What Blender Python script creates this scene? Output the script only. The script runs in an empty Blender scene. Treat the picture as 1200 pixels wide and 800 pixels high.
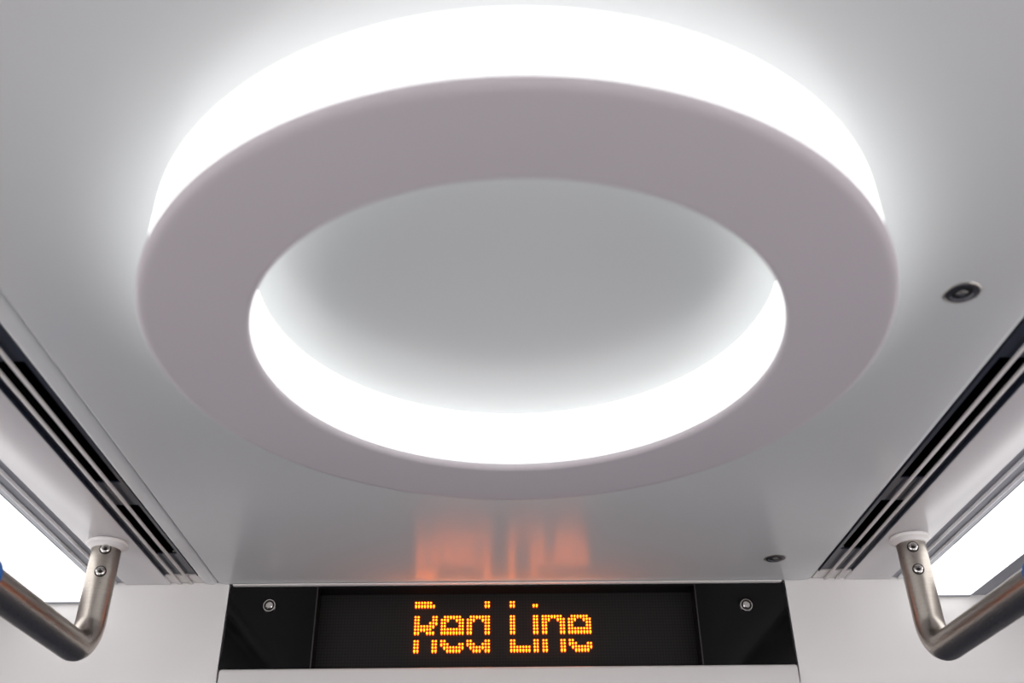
import bpy, bmesh, math
from mathutils import Vector, Matrix
PI = math.pi
S = bpy.context.scene
COL = S.collection
CAM_Z = 1.65                 # eye height
HC = CAM_Z + 0.5             # ceiling underside
YW = 1.5                     # end wall

# ------------------------------------------------------------------ materials
def mat(name, color, rough=0.5, metal=0.0, spec=0.5, noise=0.0, nscale=(30, 30, 30), bump=0.0,
        bscale=(200, 200, 200), rvar=0.0, coat=0.0, aniso=0.0, emit=None, estr=0.0, tint=None):
    m = bpy.data.materials.new(name); m.use_nodes = True
    nt = m.node_tree; b = nt.nodes['Principled BSDF']
    b.inputs['Base Color'].default_value = (*color, 1)
    b.inputs['Roughness'].default_value = rough
    b.inputs['Metallic'].default_value = metal
    b.inputs['Specular IOR Level'].default_value = spec
    b.inputs['Coat Weight'].default_value = coat
    b.inputs['Anisotropic'].default_value = aniso
    if emit:
        b.inputs['Emission Color'].default_value = (*emit, 1)
        b.inputs['Emission Strength'].default_value = estr
    tc = nt.nodes.new('ShaderNodeTexCoord')
    def ntex(scale, detail=3):
        mp = nt.nodes.new('ShaderNodeMapping'); mp.inputs['Scale'].default_value = scale
        n = nt.nodes.new('ShaderNodeTexNoise'); n.inputs['Scale'].default_value = 1; n.inputs['Detail'].default_value = detail
        nt.links.new(tc.outputs['Object'], mp.inputs['Vector']); nt.links.new(mp.outputs['Vector'], n.inputs['Vector'])
        return n
    if noise:
        n = ntex(nscale)
        r = nt.nodes.new('ShaderNodeMix'); r.data_type = 'RGBA'
        dark = tint if tint else tuple(c * (1 - noise) for c in color)
        r.inputs[6].default_value = (*dark, 1); r.inputs[7].default_value = (*color, 1)
        nt.links.new(n.outputs['Fac'], r.inputs[0]); nt.links.new(r.outputs[2], b.inputs['Base Color'])
    if rvar:
        n = ntex(bscale)
        r = nt.nodes.new('ShaderNodeMapRange'); r.inputs['To Min'].default_value = max(0.02, rough - rvar); r.inputs['To Max'].default_value = rough + rvar
        nt.links.new(n.outputs['Fac'], r.inputs['Value']); nt.links.new(r.outputs['Result'], b.inputs['Roughness'])
    if bump:
        n = ntex(bscale, 5)
        bp = nt.nodes.new('ShaderNodeBump'); bp.inputs['Strength'].default_value = bump; bp.inputs['Distance'].default_value = 0.001
        nt.links.new(n.outputs['Fac'], bp.inputs['Height']); nt.links.new(bp.outputs['Normal'], b.inputs['Normal'])
    return m

M = dict(
    ceiling=mat('painted_ceiling_panel', (.72, .738, .740), .25, spec=.5, noise=.03, nscale=(5, 5, 5), bump=.02, bscale=(60, 60, 60)),
    side=mat('side_ceiling_panel', (.72, .70, .71), .22, spec=.5, noise=.02, nscale=(6, 6, 6)),
    cover=mat('ring_cover_enamel', (.64, .60, .625), .42, spec=.4, noise=.03, nscale=(8, 8, 8), bump=.03, bscale=(250, 250, 250)),
    cream=mat('cream_wall_laminate', (.80, .79, .77), .38, spec=.45, noise=.03, nscale=(7, 7, 7)),
    trim=mat('pale_grey_trim', (.68, .67, .65), .35, noise=.03, nscale=(9, 9, 9)),
    slat=mat('pale_satin_slat', (.70, .67, .65), .32, spec=.6),
    navy=mat('dark_navy_duct', (.025, .032, .052), .30, spec=.6, noise=.2, nscale=(12, 3, 12)),
    black=mat('duct_void_black', (.004, .004, .005), .8, spec=.1),
    gap=mat('black_gasket_and_backing', (.012, .012, .013), .6, spec=.3),
    alu=mat('brushed_aluminium', (.33, .34, .37), .55, metal=.1, spec=.3, noise=.06, nscale=(500, 2, 500)),
    ridge=mat('bright_anodised_ridge', (.82, .82, .83), .45),
    steel=mat('brushed_stainless_steel', (.58, .53, .47), .30, metal=1, noise=.22, nscale=(25, 120, 500), bump=.14, bscale=(25, 300, 900), rvar=.07, aniso=.4),
    chrome=mat('polished_screw_steel', (.75, .73, .70), .18, metal=1, noise=.1, nscale=(300, 300, 300)),
    socket=mat('dark_hex_socket', (.03, .028, .025), .5, metal=.6),
    flange=mat('white_nylon_flange', (.80, .78, .76), .45, noise=.03, nscale=(40, 40, 40)),
    gloss=mat('gloss_black_glass', (.006, .006, .0065),   .07, spec=.15, noise=.2, nscale=(30, 30, 30)),
    partition=mat('dark_glazed_partition', (.040, .048, .070), .3, spec=.4, noise=.2, nscale=(3, 3, 3)),
    seam=mat('grey_seam_strip', (.022, .022, .023), .4),
    rim=mat('satin_lock_rim', (.62, .59, .54), .35, metal=1, noise=.1, nscale=(90, 90, 90)),
    blue=mat('bright_blue_plastic', (.005, .16, .58), .35, spec=.5, noise=.08, nscale=(30, 30, 30)),
    webbing=mat('dark_strap_webbing', (.03, .03, .035), .8, noise=.4, nscale=(600, 600, 90), bump=.4, bscale=(700, 700, 700)),
    lockdark=mat('dark_lock_metal', (.13, .13, .145), .35, metal=.8, noise=.2, nscale=(90, 90, 90)),
    lockblack=mat('lock_recess', (.008, .008, .01), .5),
    floor=mat('dark_blue_grey_vinyl', (.045, .045, .055), .5, noise=.35, nscale=(50, 50, 50)),
    sidewall=mat('grey_side_wall_laminate', (.16, .16, .17), .45, noise=.05, nscale=(4, 4, 4)),
    led_halo=mat('led_glow_red_orange', (.05, .01, 0), .5, emit=(1, .095, .001), estr=1.5),
    led_core=mat('led_core_amber', (.1, .04, 0), .5, emit=(1, .20, .004), estr=20.0),
)
def emis(name, color, strength, nz=0.02):
    m = bpy.data.materials.new(name); m.use_nodes = True
    nt = m.node_tree; b = nt.nodes['Principled BSDF']
    b.inputs['Base Color'].default_value = (.8, .8, .8, 1); b.inputs['Roughness'].default_value = .5
    b.inputs['Emission Color'].default_value = (*color, 1); b.inputs['Emission Strength'].default_value = strength
    return m
RING_E, SIDE_E = 1.2, 1.7
M['ring_glow'] = emis('opal_ring_diffuser', (.97, 1.0, .985), RING_E)
M['inner_glow'] = emis('opal_inner_diffuser', (.97, 1.0, .985), 1.06)
M['side_glow'] = emis('opal_side_diffuser', (1.0, .995, 1.0), SIDE_E)

def led_matrix_material():
    m = bpy.data.materials.new('unlit_led_matrix'); m.use_nodes = True
    nt = m.node_tree; b = nt.nodes['Principled BSDF']
    tc = nt.nodes.new('ShaderNodeTexCoord'); sp = nt.nodes.new('ShaderNodeSeparateXYZ')
    nt.links.new(tc.outputs['Object'], sp.inputs[0])
    outs = []
    for ax in ('X', 'Z'):
        a = nt.nodes.new('ShaderNodeMath'); a.operation = 'MULTIPLY'; a.inputs[1].default_value = 2 * PI / .0046
        s = nt.nodes.new('ShaderNodeMath'); s.operation = 'COSINE'
        nt.links.new(sp.outputs[ax], a.inputs[0]); nt.links.new(a.outputs[0], s.inputs[0]); outs.append(s)
    mn = nt.nodes.new('ShaderNodeMath'); mn.operation = 'MINIMUM'
    nt.links.new(outs[0].outputs[0], mn.inputs[0]); nt.links.new(outs[1].outputs[0], mn.inputs[1])
    r = nt.nodes.new('ShaderNodeMapRange'); r.inputs['From Min'].default_value = -.9; r.inputs['From Max'].default_value = .3
    nt.links.new(mn.outputs[0], r.inputs['Value'])
    mx = nt.nodes.new('ShaderNodeMix'); mx.data_type = 'RGBA'
    mx.inputs[6].default_value = (.004, .004, .004, 1); mx.inputs[7].default_value = (.014, .012, .0105, 1)
    nt.links.new(r.outputs[0], mx.inputs[0]); nt.links.new(mx.outputs[2], b.inputs['Base Color'])
    b.inputs['Roughness'].default_value = .55; b.inputs['Specular IOR Level'].default_value = .25
    return m
M['matrix'] = led_matrix_material()

# ------------------------------------------------------------------ helpers
def obj(name, bm, m, parent=None, smooth=True, angle=40):
    me = bpy.data.meshes.new(name)
    bmesh.ops.recalc_face_normals(bm, faces=bm.faces)
    bm.to_mesh(me); bm.free()
    for mm in (m if isinstance(m, (list, tuple)) else [m]): me.materials.append(mm)
    o = bpy.data.objects.new(name, me); COL.objects.link(o)
    if smooth:
        me.polygons.foreach_set('use_smooth', [True] * len(me.polygons))
        me.set_sharp_from_angle(angle=math.radians(angle))
    if parent: o.parent = parent
    return o
def thing(name, loc, label, cat, group=None, rz=0):
    o = bpy.data.objects.new(name, None); o.empty_display_size = .05; COL.objects.link(o)
    o.location = loc; o.rotation_euler = (0, 0, rz); o['label'] = label; o['category'] = cat
    if group: o['group'] = group
    return o
def struct(o, label=None, cat=None):
    o['kind'] = 'structure'
    if label: o['label'] = label; o['category'] = cat
    return o
def copy_tree(o, parent=None):
    c = o.copy(); COL.objects.link(c)
    if parent: c.parent = parent
    for ch in list(o.children): copy_tree(ch, c)
    return c
def box(bm, x0, x1, y0, y1, z0, z1, bev=0, seg=2):
    r = bmesh.ops.create_cube(bm, size=1)
    for v in r['verts']:
        v.co = Vector(((x0 + x1) / 2 + v.co.x * (x1 - x0), (y0 + y1) / 2 + v.co.y * (y1 - y0), (z0 + z1) / 2 + v.co.z * (z1 - z0)))
    if bev:
        es = list({e for v in r['verts'] for e in v.link_edges})
        bmesh.ops.bevel(bm, geom=es, offset=bev, segments=seg, affect='EDGES', profile=.5)
def extr_y(bm, prof, y0, y1, closed=True):
    a = [bm.verts.new((x, y0, z)) for x, z in prof]; b = [bm.verts.new((x, y1, z)) for x, z in prof]
    n = len(prof)
    for i in range(n if closed else n - 1):
        j = (i + 1) % n; bm.faces.new((a[i], a[j], b[j], b[i]))
    if closed: bm.faces.new(a[::-1]); bm.faces.new(b)
def extr_x(bm, prof, x0, x1):
    a = [bm.verts.new((x0, y, z)) for y, z in prof]; b = [bm.verts.new((x1, y, z)) for y, z in prof]
    n = len(prof)
    for i in range(n):
        j = (i + 1) % n; bm.faces.new((a[i], a[j], b[j], b[i]))
    bm.faces.new(a[::-1]); bm.faces.new(b)
def lathe(bm, prof, n=64, closed=True, mtx=None):
    """prof: (r, z) list revolved about Z"""
    rings = []
    for r, z in prof:
        if r < 1e-7: rings.append([bm.verts.new((0, 0, z))])
        else: rings.append([bm.verts.new((r * math.cos(2 * PI * k / n), r * math.sin(2 * PI * k / n), z)) for k in range(n)])
    m = len(rings)
    for i in range(m if closed else m - 1):
        A, B = rings[i], rings[(i + 1) % m]
        for k in range(n):
            l = (k + 1) % n
            if len(A) == 1 and len(B) == 1: continue
            if len(A) == 1: bm.faces.new((A[0], B[k], B[l]))
            elif len(B) == 1: bm.faces.new((A[k], A[l], B[0]))
            else: bm.faces.new((A[k], A[l], B[l], B[k]))
    if mtx is not None:
        bmesh.ops.transform(bm, matrix=mtx, verts=[v for R in rings for v in R])
def tube(bm, pts, r, n=40, caps=True):
    pts = [Vector(p) for p in pts]; rings = []; ref = Vector((1, 0, 0))
    for i, p in enumerate(pts):
        t = (pts[min(i + 1, len(pts) - 1)] - pts[max(i - 1, 0)]).normalized()
        u = (ref - t * ref.dot(t)).normalized(); w = t.cross(u)
        rings.append([bm.verts.new(p + (u * math.cos(2 * PI * k / n) + w * math.sin(2 * PI * k / n)) * r) for k in range(n)])
    for A, B in zip(rings, rings[1:]):
        for k in range(n):
            l = (k + 1) % n; bm.faces.new((A[k], A[l], B[l], B[k]))
    if caps: bm.faces.new(rings[0][::-1]); bm.faces.new(rings[-1])
def arc(cx, cy, r, a0, a1, n):
    return [(cx + r * math.cos(math.radians(a0 + (a1 - a0) * i / n)), cy + r * math.sin(math.radians(a0 + (a1 - a0) * i / n))) for i in range(n + 1)]
def slab(bm, outline, z0, z1, bev, seg=3):
    """plate with an outline in xy; bottom (z0) edge bevelled"""
    a = [bm.verts.new((x, y, z0)) for x, y in outline]; b = [bm.verts.new((x, y, z1)) for x, y in outline]
    n = len(outline); bot = bm.faces.new(a[::-1]); bm.faces.new(b)
    for i in range(n):
        j = (i + 1) % n; bm.faces.new((a[i], a[j], b[j], b[i]))
    if bev:
        bmesh.ops.bevel(bm, geom=list(bot.edges), offset=bev, segments=seg, affect='EDGES', profile=.5)

YB = -2.6      # rear extent of what is built
# ------------------------------------------------------------------ ceiling
def panel_outline(xl, xr, r=.012, y1=YW - .0015):
    return [(xl, YB), (xr, YB)] + arc(xr - r, y1 - r, r, 0, 90, 8) + arc(xl + r, y1 - r, r, 90, 180, 8)
def rolled_panel(bm, xl, xr, rl, rr, rc, y1):
    """long panel whose side edges roll upwards (radii rl, rr) and whose far corners are rounded (rc)"""
    prof = [(xl, HC + .018), (xl, HC + rl * .45)] + [(xl + rl * (1 - math.cos(math.radians(a))), HC + rl * .45 * (1 - math.sin(math.radians(a)))) for a in range(15, 91, 15)]
    nl = len(prof)
    prof += [(xr - rr * (1 - math.sin(math.radians(a))), HC + rr * .6 * (1 - math.cos(math.radians(a)))) for a in range(0, 91, 15)] + [(xr, HC + .018)]
    rings = []
    st = [(YB, 0)] + [(y1 - rc + rc * math.sin(math.radians(a)), rc * (1 - math.cos(math.radians(a)))) for a in range(0, 91, 10)]
    for y, dd in st:
        rings.append([bm.verts.new((x + dd if k < nl else x - dd, y, z)) for k, (x, z) in enumerate(prof)])
    for A, B in zip(rings, rings[1:]):
        for k in range(len(A)):
            l = (k + 1) % len(A); bm.faces.new((A[k], A[l], B[l], B[k]))
    bm.faces.new(rings[0][::-1]); bm.faces.new(rings[-1])
bm = bmesh.new(); rolled_panel(bm, -.4545, .4775, .0035, .0105, .011, YW - .001)
struct(obj('ceiling', bm, M['ceiling'], angle=50))
bm = bmesh.new(); rolled_panel(bm, -.4785, -.4563, .007, .006, .006, YW - .001)
struct(obj('trim_1', bm, M['ceiling'], angle=50))
# dark backing added above every gap to keep outside light out
bm = bmesh.new(); box(bm, -1.25, 1.25, YB, 1.62, HC + .06, HC + .09)
struct(obj('ceiling', bm, M['gap']))
# the side ceiling panels between vent and lamp
for s in (-1, 1):
    a, b = sorted((s * .5305, s * .6008))
    bm = bmesh.new(); slab(bm, [(a, YB), (b, YB), (b, YW - .0015), (a, YW - .0015)], HC, HC + .018, .0006, 2)
    struct(obj('ceiling', bm, M['side']))
# outer sloped panels, from lamp down to the side wall
for s in (-1, 1):
    p = [(s * .7545, HC - .0275), (s * .80, HC - .031), (s * .92, HC - .07), (s * 1.06, HC - .15), (s * 1.18, HC - .28),
         (s * 1.20, HC - .28), (s * 1.20, HC + .058), (s * .7545, HC + .058)]
    bm = bmesh.new(); extr_y(bm, p, YB, YW - .0015)
    struct(obj('ceiling', bm, M['side']))

# ------------------------------------------------------------------ air vents
def make_vent(s, label):
    t = thing('air_vent', (s * .504, 0, HC), label, 'air vent', None)
    X = lambda v: s * v - s * .504
    def bx(bm, xa, xb, y0, y1, z0, z1, bev=0):
        a, b = sorted((X(xa), X(xb))); box(bm, a, b, y0, y1, z0, z1, bev)
    inn, out = (.4789 if s < 0 else .4779), .5301
    D = .0050
    ye = YW - .0015
    # trough: side walls and floor pieces around the openings
    openings = [(-2.04, -1.75), (-1.68, -1.39), (-1.32, -1.03), (-.96, -.67), (-.6, -.31), (-.24, .05), (.11, .40), (.47, .76), (.832, 1.122), (1.193, 1.374)]
    bm = bmesh.new()
    bx(bm, inn, inn + .0008, YB, 1.462, .0008, D); bx(bm, out - .0008, out, YB, 1.462, .0008, D)
    fl = [(inn + .0008, .4868, [(YB, 1.462)]),
          (.4868, .5005, None), (.5005, .5062, [(YB, 1.462)]), (.5062, .5188, None), (.5188, out - .0008, [(YB, 1.462)])]
    solid = []; y = YB
    for a, b in openings: solid.append((y, a)); y = b
    solid.append((y, 1.462))
    for xa, xb, seg in fl:
        for y0, y1 in (seg or solid): bx(bm, xa, xb, y0, y1, D, D + .002)
    obj('trough', bm, M['navy'], t, smooth=False)
    bm = bmesh.new(); bx(bm, inn + .003, out - .012, YB, 1.44, D + .03, D + .032)
    bx(bm, inn + .003, inn + .004, YB, 1.44, D + .002, D + .03); bx(bm, out - .013, out - .012, YB, 1.44, D + .002, D + .03)
    obj('duct', bm, M['black'], t, smooth=False)
    bm = bmesh.new(); bx(bm, inn, out, 1.4625, ye, .0030, .0055)
    obj('end_plate', bm, M['slat'], t, smooth=False)
    for c in (.4983, .5160):
        bm = bmesh.new(); bx(bm, c - .0024, c + .0024, YB, ye, 0, .0020, .0006)
        obj('slat', bm, M['slat'], t)
    return t
make_vent(-1, 'dark slotted air vent in the ceiling, left of the display and ring light')
make_vent(1, 'dark slotted air vent in the ceiling, right of the display and ring light')

# ------------------------------------------------------------------ side lamps
def make_side_lamp(s, label):
    t = thing('side_light', (s * .675, 0, HC - .0275), label, 'ceiling light')
    X = lambda v: s * v - s * .675
    zc = .0275                           # ceiling level in local z
    P = lambda pts: [(X(x), z + zc) for x, z in pts]
    ye = YW - .0015
    bm = bmesh.new()
    # inner rail base with grooves
    prof = [(.6012, 0), (.6022, .0), (.6028, .0035), (.6134, .0035)]
    extr_y(bm, P([(.6010, .0040), (.6468, .0040), (.6468, .008), (.6010, .008)]), YB, ye)
    obj('rail', bm, M['alu'], t, smooth=False)
    for a, b in ((.6143, .6188), (.6338, .6374)):
        bm = bmesh.new()
        extr_y(bm, P([(a, 0.0038), (a, .0012), (a + .0012, 0), (b - .0012, 0), (b, .0012), (b, .0038)]), YB, ye)
        obj('ridge', bm, M['ridge'], t)
    # opal diffuser, deeper towards its outer edge, rounded at its far end
    prof = [(.6475, .003), (.6478, -.004)] + [(.6478 + .016 * (1 - math.cos(math.radians(a))), -.0115 - .016 * math.sin(math.radians(a))) for a in range(0, 91, 15)] + [(.69, -.0275), (.7205, -.0275), (.7205, .003)]
    bm = bmesh.new()
    r = .012; ys = [YB] + [ye - .0065 - r + r * math.sin(math.radians(a)) for a in range(0, 91, 15)]
    ins = [0] + [r * (1 - math.cos(math.radians(a))) for a in range(0, 91, 15)]
    rings = []
    x0, x1 = .6475, .7205
    for y, d in zip(ys, ins):
        rings.append([bm.verts.new((X(min(max(x, x0 + d), x1)), y, z + zc)) for x, z in prof])
    for A, B in zip(rings, rings[1:]):
        for k in range(len(A)):
            l = (k + 1) % len(A); bm.faces.new((A[k], A[l], B[l], B[k]))
    bm.faces.new(rings[0][::-1]); bm.faces.new(rings[-1])
    obj('diffuser', bm, M['side_glow'], t)
    bm = bmesh.new(); cp_ = [(.6478, .003), (.6480, -.012)] + [(.6480 + .014 * (1 - math.cos(math.radians(a))), -.0150 - .0140 * math.sin(math.radians(a))) for a in range(0, 91, 15)] + [(.7205, -.0290), (.7205, .003)]
    extr_y(bm, P(cp_), ye - .0062, ye - .0005); obj('shade_cap', bm, M['alu'], t)  # added cap: blocks lamp spill on the wall and draws the shadow line
    bm = bmesh.new()
    extr_y(bm, P([(.7212, -.0265), (.7218, -.0275), (.7440, -.0275), (.7446, -.0265), (.7446, .004), (.7212, .004)]), YB, ye - .004)
    obj('frame', bm, M['alu'], t)
    bm = bmesh.new()
    extr_y(bm, P([(.7447, -.0262), (.7462, -.0262), (.7462, .004), (.7447, .004)]), YB, ye - .004)
    obj('gasket', bm, M['gap'], t, smooth=False)
    bm = bmesh.new()
    extr_y(bm, P([(.7463, -.0272), (.7543, -.0272), (.7543, .004), (.7463, .004)]), YB, ye)
    obj('edge_strip', bm, M['ridge'], t, smooth=False)
    return t
make_side_lamp(-1, 'long glowing white side light behind the left grab rail')
make_side_lamp(1, 'long glowing white side light behind the right grab rail')

# ------------------------------------------------------------------ the ring lamp
RX, RY = -.001, .7105
t = thing('ring_light', (RX, RY, HC), 'large round ring-shaped ceiling light with glowing edges and mauve-grey underside', 'ceiling light')
HB = -.0675
Ro, Ri = .3104, .2231
ct = .0065
def q_arc(cx, cz, rx, rz, a0, a1, n=10):
    return [(cx + rx * math.cos(math.radians(a0 + (a1 - a0) * i / n)), cz + rz * math.sin(math.radians(a0 + (a1 - a0) * i / n))) for i in range(n + 1)]
prof = q_arc(Ro - .010, HB + .0055, .010, .0055, 0, -90) + q_arc(Ri + .006, HB + .005, .006, .005, -90, -180) + \
       [(Ri, HB + ct - .0005), (Ri + .0005, HB + ct), (Ro - .0005, HB + ct), (Ro, HB + ct - .0005)]
bm = bmesh.new(); lathe(bm, prof, 256); obj('cover', bm, M['cover'], t, angle=60)
def wall(r0, r1, name, m='ring_glow'):
    bm = bmesh.new()
    lathe(bm, [(r0, HB + ct), (r1, HB + ct), (r1, 0), (r0, 0)], 256)
    obj(name, bm, M[m], t, angle=60)
wall(.3045, .3085, 'outer_diffuser')
wall(.2280, .2320, 'inner_diffuser', 'inner_glow')

# ------------------------------------------------------------------ end wall with display
XL, XR = -.4390, .4345
def wall_piece(x0, x1, zt):
    # profile in (y,z): face at YW, easing back below the header
    zb = CAM_Z + .363
    pr = [(YW, zt), (YW, zb)] + [(YW + .05 * (1 - math.cos(math.radians(a))), zb - .05 * math.sin(math.radians(a))) for a in (15, 30, 45, 60, 75, 90)] + [(YW + .12, zb - .05), (YW + .12, zt)]
    bm = bmesh.new(); extr_x(bm, pr, x0, x1); return bm
struct(obj('wall_front', wall_piece(-1.2, XL, HC + .058), M['cream']))
struct(obj('wall_front', wall_piece(XR, 1.2, HC + .058), M['cream']))
bm = bmesh.new(); box(bm, XL, XR, YW + .05, YW + .12, CAM_Z + .3135, CAM_Z + .33)
struct(obj('wall_front', bm, M['cream'], smooth=False))
bm = bmesh.new(); box(bm, -1.2, 1.2, YW + .055, YW + .115, 0, CAM_Z + .3130)
struct(obj('wall_front', bm, M['partition'], smooth=False))
bm = bmesh.new(); box(bm, XL, XR, YW + .05, YW + .12, CAM_Z + .331, HC + .05)
struct(obj('wall_front', bm, M['gap'], smooth=False))
# the pale rounded bar under the display
bm = bmesh.new(); box(bm, -.4355, .4315, YW - .006, YW + .048, CAM_Z + .338, CAM_Z + .3695, .0045, 4)
struct(obj('trim_2', bm, M['trim']))

dz = CAM_Z
d = thing('destination_display', (0, YW, CAM_Z + .37), 'wide gloss black LED display with lit orange words on the end wall', 'display')
L = lambda z: z - .37            # height above the display's base
bm = bmesh.new()
box(bm, -.4368, -.3000, 0, .046, L(.3705), L(.4962), .0010, 2); box(bm, .2900, .4328, 0, .046, L(.3705), L(.4962), .0010, 2)
box(bm, -.3002, .2902, .0005, .046, L(.4930), L(.4961)); box(bm, -.3002, .2902, .0005, .046, L(.3660), L(.3712))
box(bm, -.3002, .2902, .0400, .0459, L(.3706), L(.4955))
obj('housing', bm, M['gloss'], d, smooth=False)
bm = bmesh.new(); box(bm, -.4325, .4280, -.0065, .04, L(.4968), L(.4990), .0006, 2)
obj('top_strip', bm, M['flange'], d)
REC = .034
bm = bmesh.new(); box(bm, -.2998, .2898, REC, REC + .006, L(.3713), L(.4929))
obj('led_window', bm, M['matrix'], d, smooth=False)
for x in (-.3006, .2906):
    bm = bmesh.new(); box(bm, x - .0009, x + .0009, -.0008, .0006, L(.3708), L(.4960), .0003, 1)
    obj('seam', bm, M['seam'], d, smooth=False)
MX = Matrix.Rotation(PI / 2, 4, 'X')      # local +z -> world -y
def hexprof(bm, r, z, n=6, rot=0):
    return [bm.verts.new((r * math.cos(2 * PI * k / n + rot), r * math.sin(2 * PI * k / n + rot), z)) for k in range(n)]
def make_screw(parent, loc, R, name='screw', mtx=MX, h=.0035):
    bm = bmesh.new()
    lathe(bm, [(0, 0), (R, 0), (R, h * .45), (R * .9, h * .8), (R * .72, h), (R * .5, h), (R * .46, h * .3), (0, h * .3)], 32, closed=False)
    bmesh.ops.transform(bm, matrix=mtx, verts=bm.verts)
    o = obj(name, bm, M['chrome'], parent, angle=50); o.location = loc
    bm = bmesh.new()
    a = hexprof(bm, R * .44, h * .32); b = hexprof(bm, R * .44, h * .45); bm.faces.new(a[::-1]); bm.faces.new(b)
    for k in range(6): bm.faces.new((a[k], a[(k + 1) % 6], b[(k + 1) % 6], b[k]))
    bmesh.ops.transform(bm, matrix=mtx, verts=bm.verts)
    obj('hex_socket', bm, M['socket'], o, smooth=False)
    return o
# button heads with a bright stud in the middle
for x, z in ((-.3722, .4650), (.3672, .4600)):
    bm = bmesh.new(); R = .0105
    lathe(bm, [(R * .66, 0), (R, 0), (R, .003), (R * .88, .0048), (R * .78, .0048), (R * .70, .0015), (R * .66, .0005)], 32)
    bmesh.ops.transform(bm, matrix=MX, verts=bm.verts)
    o = obj('screw', bm, M['chrome'], d, angle=50); o.location = (x, -.0002, L(z))
    bm = bmesh.new(); lathe(bm, [(0, .0013), (.0054, .0013), (.0054, .005), (.0042, .0062), (0, .0062)], 24, closed=False)
    bmesh.ops.transform(bm, matrix=MX, verts=bm.verts)
    obj('stud', bm, M['chrome'], o, angle=40)
    bm = bmesh.new(); lathe(bm, [(0, .0002), (R * .68, .0002), (R * .68, .0012), (0, .0012)], 32, closed=False)
    bmesh.ops.transform(bm, matrix=MX, verts=bm.verts); obj('recess', bm, M['socket'], o, angle=40)

# lit characters: rows as seen (the panel's refresh leaves some rows dark)
ROWZ = [.4682, .4634, .4460, .4414, .4366, .4318, .4270, .4222, .4092, .4044, .3996, .3950]
LAST = {1, 7, 11}
G = {
 'R': ['0-5', '0-6', '0167', '0167', '01567', '0-6', '0-5', '01456', '0167', '0167', '0167', '0167'],
 'e': ['', '', '1-6', '012567', '0167', '0167', '0-7', '0-7', '01', '01267', '1-7', '2-6'],
 'd': ['67', '67', '1-7', '012567', '0167', '0167', '0167', '0167', '0167', '012567', '1-7', '23467'],
 'L': ['01', '01'] + ['01'] * 6 + ['01', '01', '0-6', '0-6'],
 'i': ['', '01'] + ['01'] * 10,
 'n': ['', '', '0-6', '012567'] + ['0167'] * 8,
}
PX = .273 / 211.0
KR = (YW + REC) / YW
def px2x(px): return (-.1477 + (px - 484.5) * PX + .0185) * KR - .0185
START = [('R', 486.0), ('e', 517.4), ('d', 548.2), ('L', 599.5), ('i', 627.0), ('n', 637.5), ('e', 668.5)]
def cols(s):
    if '-' in s: a, b = s.split('-'); return list(range(int(a), int(b) + 1))
    return [int(c) for c in s]
def dot(bm, x, z, r, tail, y0, y1, mi):
    n = 12; pts = []
    for k in range(n):
        a = 2 * PI * k / n; px, pz = r * math.cos(a), r * math.sin(a)
        if tail and pz < 0: px *= .72; pz -= tail
        pts.append((x + px, z + pz))
    a = [bm.verts.new((p, y0, q)) for p, q in pts]; b = [bm.verts.new((p, y1, q)) for p, q in pts]
    fs = [bm.faces.new(b)]
    for k in range(n): fs.append(bm.faces.new((a[k], a[(k + 1) % n], b[(k + 1) % n], b[k])))
    for f in fs: f.material_index = mi
def dome(bm, x, z, r, tail, y0, h, mi):
    n = 10; R_ = []
    for a in (0, 35, 65):
        rr = r * math.cos(math.radians(a)); yy = y0 - h * math.sin(math.radians(a)); ring = []
        for k in range(n):
            t = 2 * PI * k / n; px, pz = rr * math.cos(t), rr * math.sin(t)
            if tail and pz < 0: px *= .72; pz -= tail * math.cos(math.radians(a))
            ring.append(bm.verts.new((x + px, yy, z + pz)))
        R_.append(ring)
    fs = [bm.faces.new(R_[-1])]
    for A, B in zip(R_, R_[1:]):
        for k in range(n): fs.append(bm.faces.new((A[k], A[(k + 1) % n], B[(k + 1) % n], B[k])))
    for f in fs: f.material_index = mi
for ch, px in START:
    bm = bmesh.new(); x0 = px2x(px)
    rows = [set(cols(s)) for s in G[ch]]
    for ri, cs in enumerate(rows):
        for c in cs:
            tail = 0
            if ri in LAST: tail = .0022
            elif ri + 1 < len(rows) and c not in rows[ri + 1]: tail = .0020
            x = x0 + c * .00459 * KR; z = L(ROWZ[ri] * KR)
            dot(bm, x, z, .00225, tail, REC - .0002, REC - .0005, 0)  # wide dim disc imitates the glow around each lit LED
            dome(bm, x, z, .00084, tail * .8, REC - .0004, .0034, 1)
    o = obj('lit_letter', bm, [M['led_halo'], M['led_core']], d, smooth=False)

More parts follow.
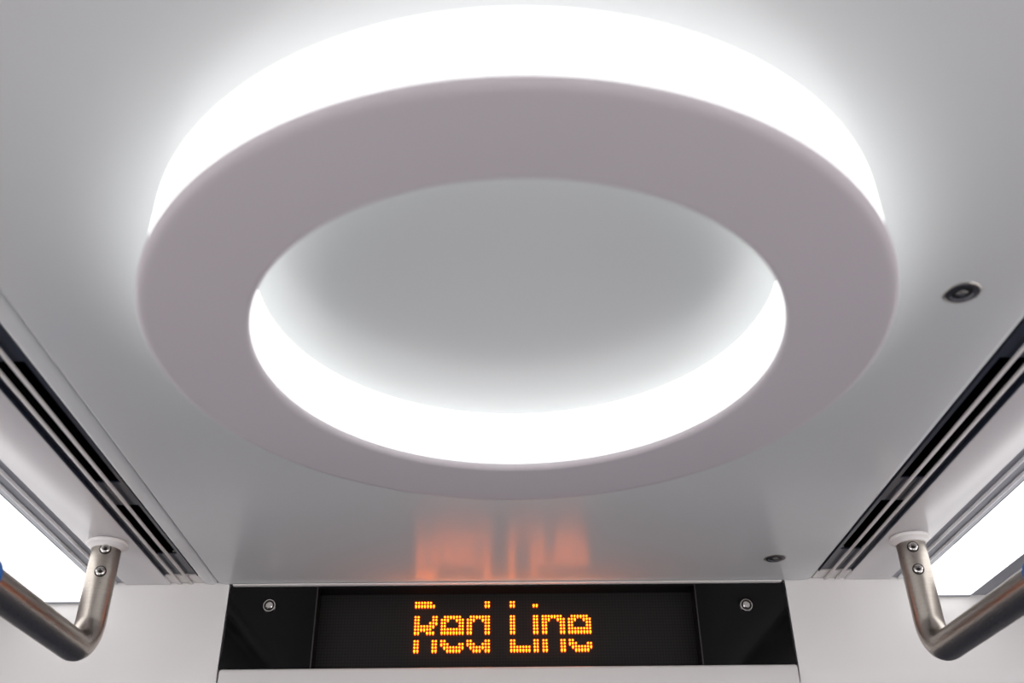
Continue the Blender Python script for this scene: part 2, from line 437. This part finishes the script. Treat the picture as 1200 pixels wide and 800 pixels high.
# ------------------------------------------------------------------ round panel locks
def make_lock(x, y, label, rz):
    t = thing('panel_lock', (x, y, HC), label, 'lock', None, rz)
    t.location = (x, y, HC)
    fl = Matrix.Rotation(PI, 4, 'X')
    bm = bmesh.new(); lathe(bm, [(.0158, -.001), (.0166, .0002), (.0163, .0008), (.0152, .0011), (.0146, .0008), (.0144, -.001)], 48)
    bmesh.ops.transform(bm, matrix=fl, verts=bm.verts); obj('rim', bm, M['rim'], t, angle=60)
    bm = bmesh.new(); lathe(bm, [(0, -.001), (.0144, -.001), (.0144, .0010), (.0138, .0012), (.0106, .0012), (.0098, -.0004), (0, -.0004)], 48, closed=False)
    bmesh.ops.transform(bm, matrix=fl, verts=bm.verts); obj('barrel', bm, [M['lockdark']], t, angle=40)
    bm = bmesh.new(); lathe(bm, [(0, -.0003), (.0098, -.0003), (.0098, .0001), (0, .0001)], 40, closed=False)
    bmesh.ops.transform(bm, matrix=fl, verts=bm.verts); obj('recess', bm, M['lockblack'], t, angle=40)
    bm = bmesh.new(); box(bm, -.0036, .0036, -.0036, .0036, -.0010, -.0001, .0003, 1); obj('key_pin', bm, M['rim'], t)
    return t
make_lock(.3988, .7120, 'round dark metal lock in the ceiling beside the ring light, the nearer of two', .4)
make_lock(.3952, 1.3985, 'round dark metal lock in the ceiling above the right end of the display', .9)

# ------------------------------------------------------------------ grab rails
def make_rail(s, label, zb, dzs):
    xb = .5665; R = .0197; y1 = 1.3165; y0 = -1.1; rb = .045
    t = thing('grab_rail', (s * xb, y1, HC), label, 'grab rail')
    pts = [(0, 0, -.004), (0, 0, -.04), (0, 0, -.08)]
    a0 = -(0) ; cy, cz = -rb, zb + rb
    pts += [(0, cy + rb * math.cos(math.radians(a)), cz - rb * math.sin(math.radians(a))) for a in range(0, 91, 6)]
    L_ = y0 - y1
    pts += [(0, L_ * k, zb) for k in (.15, .3, .45, .6, .75, .9)]
    cy = L_ + rb
    pts += [(0, cy - rb * math.sin(math.radians(a)), cz - rb * math.cos(math.radians(a))) for a in range(0, 91, 6)]
    pts += [(0, L_, -.04), (0, L_, -.004)]
    bm = bmesh.new(); tube(bm, pts, R, 48); obj('tube', bm, M['steel'], t, angle=60)
    for yy in (0, L_):
        bm = bmesh.new()
        lathe(bm, [(R + .0002, -.0005), (.0275, -.0005), (.0284, -.0022), (.0282, -.0045), (.0268, -.0058), (.0240, -.0072), (.0222, -.0095), (.0214, -.0110), (R + .0002, -.0112)], 56)
        o = obj('flange', bm, M['flange'], t, angle=60); o.location = (0, yy, 0)
    for zz in (-.0180, -.0500):
        al = -s * math.radians(17)            # turned a little towards the aisle
        o = make_screw(t, ((R - .0006) * math.sin(al), -(R - .0006) * math.cos(al), zz + dzs), .0066, h=.0036)
        o.rotation_euler = (0, 0, al)
        bm = bmesh.new(); lathe(bm, [(0, -.001), (.0078, -.001), (.0078, .0009), (0, .0009)], 32, closed=False)
        bmesh.ops.transform(bm, matrix=MX, verts=bm.verts)
        obj('washer', bm, M['socket'], o, angle=40)
    return t
make_rail(-1, 'bent brushed steel grab rail hanging from the ceiling left of the display', .347 - .5, .0025)
make_rail(1, 'bent brushed steel grab rail hanging from the ceiling right of the display', .338 - .5, -.003)

def make_strap(s, y, zb, label):
    t = thing('hanging_strap', (s * .5665, y, HC + zb), label, 'strap')
    bm = bmesh.new()
    pr = [(.0202, -.02), (.0255, -.02)] + arc(.0215, .009, .0040, 0, 90, 5) + [(.0202, .0125)]
    lathe(bm, pr, 40, mtx=Matrix.Rotation(-PI / 2, 4, 'X')); obj('collar', bm, M['blue'], t, angle=50)
    bm = bmesh.new(); box(bm, -.006, .006, -.006, .0115, .0252, .0305, .0012, 2); obj('clip', bm, M['webbing'], t)
    bm = bmesh.new(); box(bm, -.0015, .0015, -.016, .004, -.19, -.0250, .0005, 1); obj('webbing', bm, M['webbing'], t)
    bm = bmesh.new()
    n = 48; rings = []
    for i in range(n):
        a = 2 * PI * i / n; c = Vector((0, -.006 + .045 * math.sin(a), -.235 + .045 * math.cos(a)))
        dr = Vector((0, math.sin(a), math.cos(a)))
        rings.append([bm.verts.new(c + dr * .007 * math.cos(b) + Vector((1, 0, 0)) * .009 * math.sin(b)) for b in [2 * PI * k / 16 for k in range(16)]])
    for i in range(n):
        A, B = rings[i], rings[(i + 1) % n]
        for k in range(16):
            l = (k + 1) % 16; bm.faces.new((A[k], A[l], B[l], B[k]))
    obj('ring_grip', bm, M['blue'], t, angle=60)
    return t
make_strap(-1, .997, .347 - .5, 'blue plastic strap collar around the left grab rail at the photo edge')
make_strap(1, .997, .338 - .5, 'blue plastic strap collar around the right grab rail at the photo edge')

# ------------------------------------------------------------------ rest of the car (lights it by bounce)
bm = bmesh.new(); box(bm, -1.3, 1.3, YB - .05, 1.62, -.05, 0)
struct(obj('floor', bm, M['floor'], smooth=False))
for s_, nm in ((-1, 'wall_left'), (1, 'wall_right')):
    a, b = sorted((s_ * 1.2, s_ * 1.25))
    bm = bmesh.new(); box(bm, a, b, YB, 1.62, 0, .95)
    for y0, y1 in ((YB, YB + .12), (-.62, -.50), (1.2, 1.62)): box(bm, a, b, y0, y1, .95, 1.85)
    box(bm, a, b, YB, 1.62, 1.85, HC + .06)
    struct(obj(nm, bm, M['sidewall'], smooth=False))
bm = bmesh.new(); box(bm, -1.25, 1.25, YB - .05, YB, 0, .9); box(bm, -1.25, 1.25, YB - .05, YB, 1.95, HC + .09)
box(bm, -1.25, -.85, YB - .05, YB, .9, 1.95); box(bm, .85, 1.25, YB - .05, YB, .9, 1.95)  # sides of a rear opening, added so daylight brightens the end wall
struct(obj('wall_back', bm, M['sidewall'], smooth=False))

# ------------------------------------------------------------------ daylight from the side windows and the added rear opening
w = bpy.data.worlds.new('daylight'); S.world = w; w.use_nodes = True
bg = w.node_tree.nodes['Background']; bg.inputs['Color'].default_value = (1.0, .95, .975, 1); bg.inputs['Strength'].default_value = 2.55

# ------------------------------------------------------------------ camera
cam = bpy.data.cameras.new('camera'); co = bpy.data.objects.new('camera', cam); COL.objects.link(co)
p_, y_, r_ = math.radians(32.3006), math.radians(1.0321), math.radians(-.7763)
cp, sp, cy, sy = math.cos(p_), math.sin(p_), math.cos(y_), math.sin(y_)
F = Vector((sy * cp, cy * cp, sp)); R0 = Vector((cy, -sy, 0)); U0 = R0.cross(F)
R = R0 * math.cos(r_) + U0 * math.sin(r_); U = -R0 * math.sin(r_) + U0 * math.cos(r_)
mw = Matrix((R, U, -F)).transposed().to_4x4(); mw.translation = Vector((-.0185, 0, CAM_Z))
co.matrix_world = mw
cam.sensor_width = 36; cam.lens = 36 * 1143.0 / 1200
cam.clip_start = .01
cam.dof.use_dof = True; cam.dof.focus_distance = 1.46; cam.dof.aperture_fstop = 4.2
S.camera = co
S.view_settings.view_transform = 'Standard'; S.view_settings.look = 'None'; S.view_settings.exposure = 0; S.view_settings.gamma = 1
S.view_settings.use_curve_mapping = False
